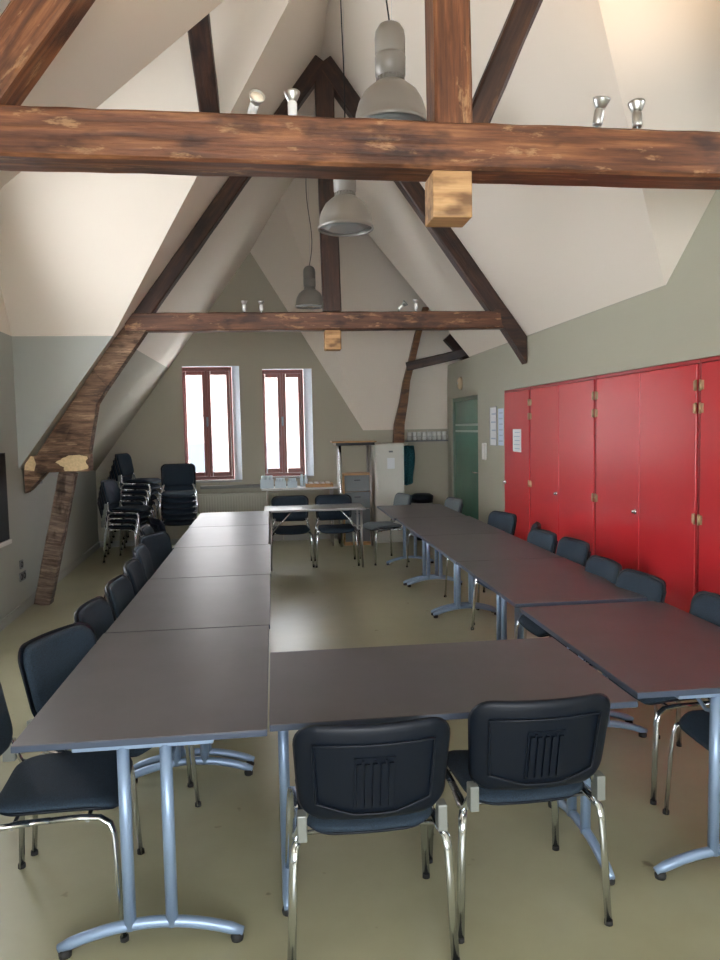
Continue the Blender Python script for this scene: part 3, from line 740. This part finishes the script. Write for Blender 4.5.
# ---------------------------------------------------------------- halogen spots on the tie beams
def spot(x, y, z, tilt, pan, label, on=0, group='small halogen spots on the tie beams', sc=1):
    t = thing('halogen_spot', label, 'spotlight', (x, y, z), pan, group)
    b = MB(); b.tube([(0, 0, 0), (0, 0, .035*sc)], .006*sc, seg=8); b.lathe([(0, 0), (.016*sc, 0), (.016*sc, .006*sc), (0, .008*sc)]); b.build('stem', m_chrome, t)
    T_ = Matrix.Translation((0, 0, .03*sc)) @ Matrix.Rotation(tilt, 4, 'X')
    b = MB(); b.lathe([(0, 0), (.017*sc, 0), (.019*sc, .01*sc), (.019*sc, .055*sc), (.016*sc, .06*sc), (0, .06*sc)], seg=18, T=T_); b.build('lamp_holder', m_china if sc < 1.05 else m_steel, t)
    b = MB(); b.lathe([(.012*sc, .060*sc), (.020*sc, .066*sc), (.031*sc, .090*sc), (.033*sc, .098*sc), (.029*sc, .098*sc), (.017*sc, .070*sc), (0, .066*sc)], seg=20, T=T_); b.build('reflector', m_steel, t)
    b = MB(); b.lathe([(0, .090*sc), (.027*sc, .088*sc), (.027*sc, .091*sc), (0, .094*sc)], seg=18, T=T_); b.build('lens', m_pot, t)
    if on:
        l = bpy.data.lights.new('halogen_bulb', 'SPOT'); l.energy = on; l.color = (1, .72, .46); l.spot_size = 2.3; l.spot_blend = .9; l.shadow_soft_size = .03
        lo = bpy.data.objects.new('halogen_bulb', l); COL.objects.link(lo); lo.parent = t
        d = (T_.to_3x3() @ Vector((0, 0, 1))); lo.location = T_ @ Vector((0, 0, .11*sc)); lo.rotation_euler = (-d).to_track_quat('Z', 'Y').to_euler()
zb = 2.945
spot(-.05, 3.07, zb, 1.15, .3, 'halogen spot on the near beam with its cream face turned to the camera', 0)
spot(.115, 3.07, zb, -.12, 0, 'halogen spot on the near beam pointing up, left of the large lamp', 14)
spot(1.40, 3.07, zb-.004, .2, .6, 'left of two halogen spots at the right end of the near beam', 0, sc=1.1)
spot(1.58, 3.07, zb-.004, -.15, -.2, 'right of two halogen spots at the right end of the near beam', 18, sc=1.1)
zb = 2.892
spot(-.25, 7.65, zb, .05, 0, 'left of two tiny spots on the left half of the far beam', 0)
spot(-.08, 7.65, zb-.001, .1, 0, 'right of two tiny spots on the left half of the far beam', 0)
spot(1.34, 7.65, zb+.014, .9, 1, 'left of two tiny spots on the right half of the far beam', 0)
spot(1.52, 7.65, zb+.014, -.05, 0, 'right of two tiny spots on the right half of the far beam', 0)

ORD = ['first', 'second', 'third', 'fourth', 'fifth', 'sixth', 'seventh', 'eighth']
# ---------------------------------------------------------------- back of the room
t = thing('radiator', 'long cream ribbed radiator on the back wall under the windows', 'radiator', (-.62, YB-.09, .14))
b = MB(); b.box(-.68, .68, -.03, .03, 0, .62, .01)
for k in range(34):
    x = -.66+.04*k; b.box(x-.012, x+.012, -.042, -.028, .03, .59, .004)
b.build('panel', m_rad, t)
b = MB(); b.box(-.66, -.62, .03, .089, .1, .5); b.box(.62, .66, .03, .089, .1, .5); b.build('bracket', m_rad, t)
b = MB(); b.tube([(.68, 0, .05), (.74, 0, .05), (.74, 0, -.14)], .010); b.build('pipe', m_rad, t)
b = MB(); b.box(-.55, .78, -.10, 0, -.045, 0, .004); tag(b.build('wall_ledge', simple('ledge_grey', (.20, .205, .19), .5), loc=(-.55, YB, .88)), 'grey ledge running along the back wall above the radiator', 'ledge')
# side table with crockery
sx, sy, sz = .37, 10.80, .86
t = thing('side_table', 'small light topped side table holding crockery under the right window', 'table', (sx, sy, 0))
b = MB(); b.box(-.55, .58, -.24, .24, sz-.025, sz, .006); b.build('table_top', m_light_top, t)
for s in (-1, 1):
    for q in (-1, 1):
        b = MB(); b.tube([(s*.47, q*.18, 0), (s*.47, q*.18, sz-.026)], .014); b.build('leg', m_steel, t)
    b = MB(); b.tube([(s*.47, -.18, .3), (s*.47, .18, .3)], .01); b.build('stretcher', m_steel, t)
for i, (x, w_, h_) in enumerate([(-.10, .20, .18), (.095, .17, .14), (.265, .15, .13)]):
    t = thing('glass_crate', ['left clear plastic crate of glasses on the side table', 'middle clear plastic crate of glasses on the side table', 'right clear plastic crate of glasses on the side table'][i], 'crate', (x, 10.78+.0*i, sz), 0, 'clear crates of glasses')
    b = MB(); hw2 = w_/2-.004
    b.box(-hw2, hw2, -.10, .10, 0, .006); b.box(-hw2, hw2, -.10, -.094, .006, h_*.7); b.box(-hw2, hw2, .094, .10, .006, h_*.7); b.box(-hw2, -hw2+.006, -.094, .094, .006, h_*.7); b.box(hw2-.006, hw2, -.094, .094, .006, h_*.7); b.build('crate', m_clear, t)
    for k in range(3):
        for j in (-1, 1):
            b = MB(); b.lathe([(0, 0), (.022, 0), (.027, h_*.95), (.025, h_*.95), (.020, .005), (0, .005)], (-hw2+.04+k*(2*hw2-.08)/2, j*.045, .0065), 14); b.build('glass', m_clear, t)
t = thing('wooden_tray', 'light wooden tray with small cups at the right of the side table', 'tray', (.66, 10.78, sz))
b = MB(); b.box(-.20, .20, -.12, .12, 0, .008); b.box(-.20, .20, -.12, -.108, .008, .05); b.box(-.20, .20, .108, .12, .008, .05); b.box(-.20, -.188, -.108, .108, .008, .05); b.box(.188, .20, -.108, .108, .008, .05); b.build('tray', m_beech, t)
for k in range(4):
    b = MB(); b.lathe([(0, 0), (.022, 0), (.034, .06), (.031, .06), (.020, .006), (0, .006)], (0, 0, 0), 16); b.box(.030, .046, -.004, .004, .02, .045)
    tag(b.build('cup', m_china, loc=(.53+.085*k, 10.78, sz+.009)), '%s small white cup from the left in the wooden tray' % ORD[k], 'cup', 'cups in the wooden tray')
for k, x in enumerate((.41, .47)):
    b = MB(); b.lathe([(0, 0), (.026, 0), (.028, .10), (.014, .15), (.016, .18), (.012, .18), (.010, .15), (.022, .09), (0, .01)], (0, 0, 0), 18)
    tag(b.build('carafe', m_clear, loc=(x, 10.9-.02*k, sz)), ['left clear carafe standing behind the crates on the side table', 'right clear carafe beside the tray on the side table'][k], 'carafe', 'clear carafes')
# high table
t = thing('high_table', 'high dark table with steel legs left of the white locker', 'table', (1.17, 10.66, 0))
b = MB(); b.box(-.28, .28, -.22, .22, 1.46, 1.50, .006); b.build('table_top', m_black, t)
for s in (-1, 1):
    for q in (-1, 1):
        b = MB(); b.tube([(s*.22, q*.17, 0), (s*.22, q*.17, 1.46)], .02 if (s, q) == (-1, -1) else .014); b.build('leg', m_chrome if (s, q) == (-1, -1) else m_steel, t)
b = MB(); b.tube([(-.22, -.17, .3), (.22, -.17, .3)], .01); b.tube([(-.22, .17, .3), (.22, .17, .3)], .01); b.build('stretcher', m_steel, t)
b = MB(); b.box(-.33, .31, -.20, .16, 0, .018, .004); tag(b.build('wooden_board', m_beech, loc=(1.17, 10.66, 1.501)), 'thin light wooden board lying on the high dark table', 'board')
# drawer unit
t = thing('drawer_unit', 'grey fronted drawer cabinet with orange wooden sides left of the locker', 'drawer cabinet', (1.20, 10.72, 0))
b = MB(); w2, d2 = .205, .14
b.box(-w2, -w2+.02, -d2, d2, 0, 1.05, .003); b.box(w2-.02, w2, -d2, d2, 0, 1.05, .003); b.box(-w2+.02, w2-.02, -d2, d2, 1.03, 1.05); b.box(-w2+.02, w2-.02, -d2, d2, 0, .05); b.box(-w2+.02, w2-.02, d2-.01, d2, .05, 1.03)
b.build('carcass', m_beech, t)
for k in range(4):
    z = .055+k*.244
    b = MB(); b.box(-w2+.022, w2-.022, -d2-.012, -d2+.01, z, z+.236, .003); d = b.build('drawer', m_drawer, t)
    b = MB(); b.box(-.045, .045, -d2-.03, -d2-.0125, z+.16, z+.172, .003); b.build('drawer_handle', m_black, d)
# locker / fridge
t = thing('locker', 'tall cream metal locker with a label standing against the back wall', 'locker', (1.72, 10.98, 0))
b = MB(); b.box(-.24, .20, -.26, .26, 0, 1.47, .008); b.build('body', m_fridge, t)
b = MB(); b.box(-.225, .195, -.285, -.262, .03, 1.455, .006); d = b.build('door', m_fridge, t)
b = MB(); b.box(-.03, .03, -.29, -.2855, 1.34, 1.365); b.build('name_plate', m_drawer, d)
b = MB(); b.box(-.055, .055, -.289, -.2855, 1.10, 1.26); b.build('paper_label', m_paper, d)
b = MB(); b.box(-.21, -.19, -.305, -.2855, .8, .95, .003); b.build('door_handle', m_steel, d)
# mug shelf
t = thing('mug_shelf', 'short wall shelf with dark rail holding a row of mugs', 'shelf', (2.33, YB-.09, 1.50))
b = MB(); b.box(-.29, .36, -.09, .09, -.02, 0, .003); b.build('shelf_board', m_drawer, t)
b = MB(); b.tube([(-.29, -.088, .06), (.36, -.088, .06)], .005, seg=8)
for x in (-.285, .03, .355): b.tube([(x, -.088, .0), (x, -.088, .16)], .004, seg=6)
b.build('gallery_rail', m_steel, t)
for k in range(8):
    b = MB(); b.lathe([(0, 0), (.032, 0), (.036, .13), (.033, .13), (.029, .006), (0, .006)], (0, 0, 0), 18)
    b.tube([(.033, 0, .08), (.052, 0, .07), (.052, 0, .035), (.031, 0, .025)], .004, seg=6)
    tag(b.build('mug', m_china, loc=(2.10+.078*k, YB-.09, 1.50)), '%s white mug from the left in the row on the wall shelf' % ORD[k], 'mug', 'white mugs on the wall shelf')
# hanging teal cloth
b = MB(); out = []
for i in range(9):
    for j in range(7):
        u, v = i/8, j/6
        out.append(b.bm.verts.new((-.10+.20*u+.02*math.sin(v*5), .025*math.sin(u*14)+.0, -v*.62*(1-.12*abs(u-.5)))))
for i in range(8):
    for j in range(6): b.bm.faces.new((out[i*7+j], out[(i+1)*7+j], out[(i+1)*7+j+1], out[i*7+j+1]))
bmesh.ops.solidify(b.bm, geom=list(b.bm.faces), thickness=.012)
tag(b.build('tea_towel', m_terry, loc=(2.07, 11.22, 1.42), smooth=True), 'teal patterned cloth hanging below the timber post beside the locker', 'cloth')
b = MB(); b.tube([(0, 0, 0), (0, -.06, 0), (0, -.07, .02)], .006); tag(b.build('wall_hook', m_steel, loc=(2.07, YB, 1.435)), 'small hook on the back wall holding the teal cloth', 'hook')
# bin
t = thing('waste_bin', 'round black waste bin with a pale band standing right of the locker', 'bin', (2.22, 10.9, 0))
b = MB(); b.lathe([(0, 0), (.13, 0), (.165, .62), (.17, .62), (.17, .64), (.158, .64), (.125, .01), (0, .01)], seg=28); b.build('bin_body', m_black, t)
b = MB(); b.lathe([(.1585, .50), (.163, .51), (.166, .56), (.161, .57)], seg=28); b.build('pale_band', m_skirt, t)
b = MB(); b.lathe([(.172, .64), (.172, .67), (.12, .70), (0, .71)], seg=28); b.build('lid', m_black, t)

# ---------------------------------------------------------------- left wall fittings
t = thing('wall_screen', 'dark flat screen on the left wall at the photo edge with pale lower rim', 'screen', (-2.42, 6.52, 1.13))
b = MB(); b.box(0, .035, -.40, .40, -.36, .42, .004); b.build('screen', m_black, t)
b = MB(); b.box(0, .05, -.41, .41, -.40, -.362, .004); b.build('lower_rim', m_china, t)
def outlet(y, z, label, n=2):
    t = thing('power_outlet', label, 'power outlet', (xl(y), y, z), 0, 'dark power outlets on the left wall')
    b = MB(); b.box(0, .012, -.042*n, .042*n, -.042, .042, .003); pl_ = b.build('plate', m_drawer, t)
    b = MB()
    for k in range(n): b.lathe([(.022, .013), (.028, .016), (.030, .0125), (.022, .0125), (0, .010)], (0, 0, 0), 18, Matrix.Translation((0, -.042*(n-1)+.084*k, 0)) @ Matrix.Rotation(PI/2, 4, 'Y'))
    b.build('socket', m_black, t)
outlet(7.36, .46, 'single dark outlet, upper of the pair left of the hacked post', 1)
outlet(7.38, .34, 'double dark outlet, lower of the pair left of the hacked post', 2)
t = thing('light_switch', 'dark switch plate on the left wall just right of the corbel', 'switch', (xl(8.2), 8.2, 1.30))
b = MB(); b.box(.0, .012, -.05, .05, -.12, .12, .003); b.build('plate', m_drawer, t)
b = MB()
for z in (-.06, .05): b.box(.012, .018, -.03, .03, z-.03, z+.03, .003)
b.build('rocker', m_china, t)

# ---------------------------------------------------------------- houses seen through the windows
t = thing('house', 'pale stucco house across the street seen through both windows', 'house', (-1.0, 24, -6))
b = MB(); b.box(-7, 7, 0, 4, 0, 8.2); b.build('facade', simple('pale_stucco', (.34, .32, .29), .9), t)
b = MB(); b.prism([(-.4, 8.2), (2, 11), (4.4, 8.2)], 'x', -7.4, 7.4); b.build('roof', simple('pale_roof', (.20, .16, .14), .9), t)
for x in (-3.4, -1.3, .9, 3.0):
    b = MB(); b.box(x-.45, x+.45, -.04, 0, 5.6, 7.3); b.build('window', simple('house_window_glass', (.06, .075, .09), .6), t)
t = thing('brick_annex', 'reddish brick annex low in the left window view', 'house', (-3.2, 19, -6))
b = MB(); b.box(-1.0, .72, 0, 3, 0, 6.7); b.build('wall', simple('brick', (.12, .05, .04), .9, 0, .2, 8), t)
b = MB(); b.box(-1.05, .77, -.05, 3.05, 6.7, 6.85); b.build('coping', simple('coping_stone', (.2, .18, .16), .9), t)
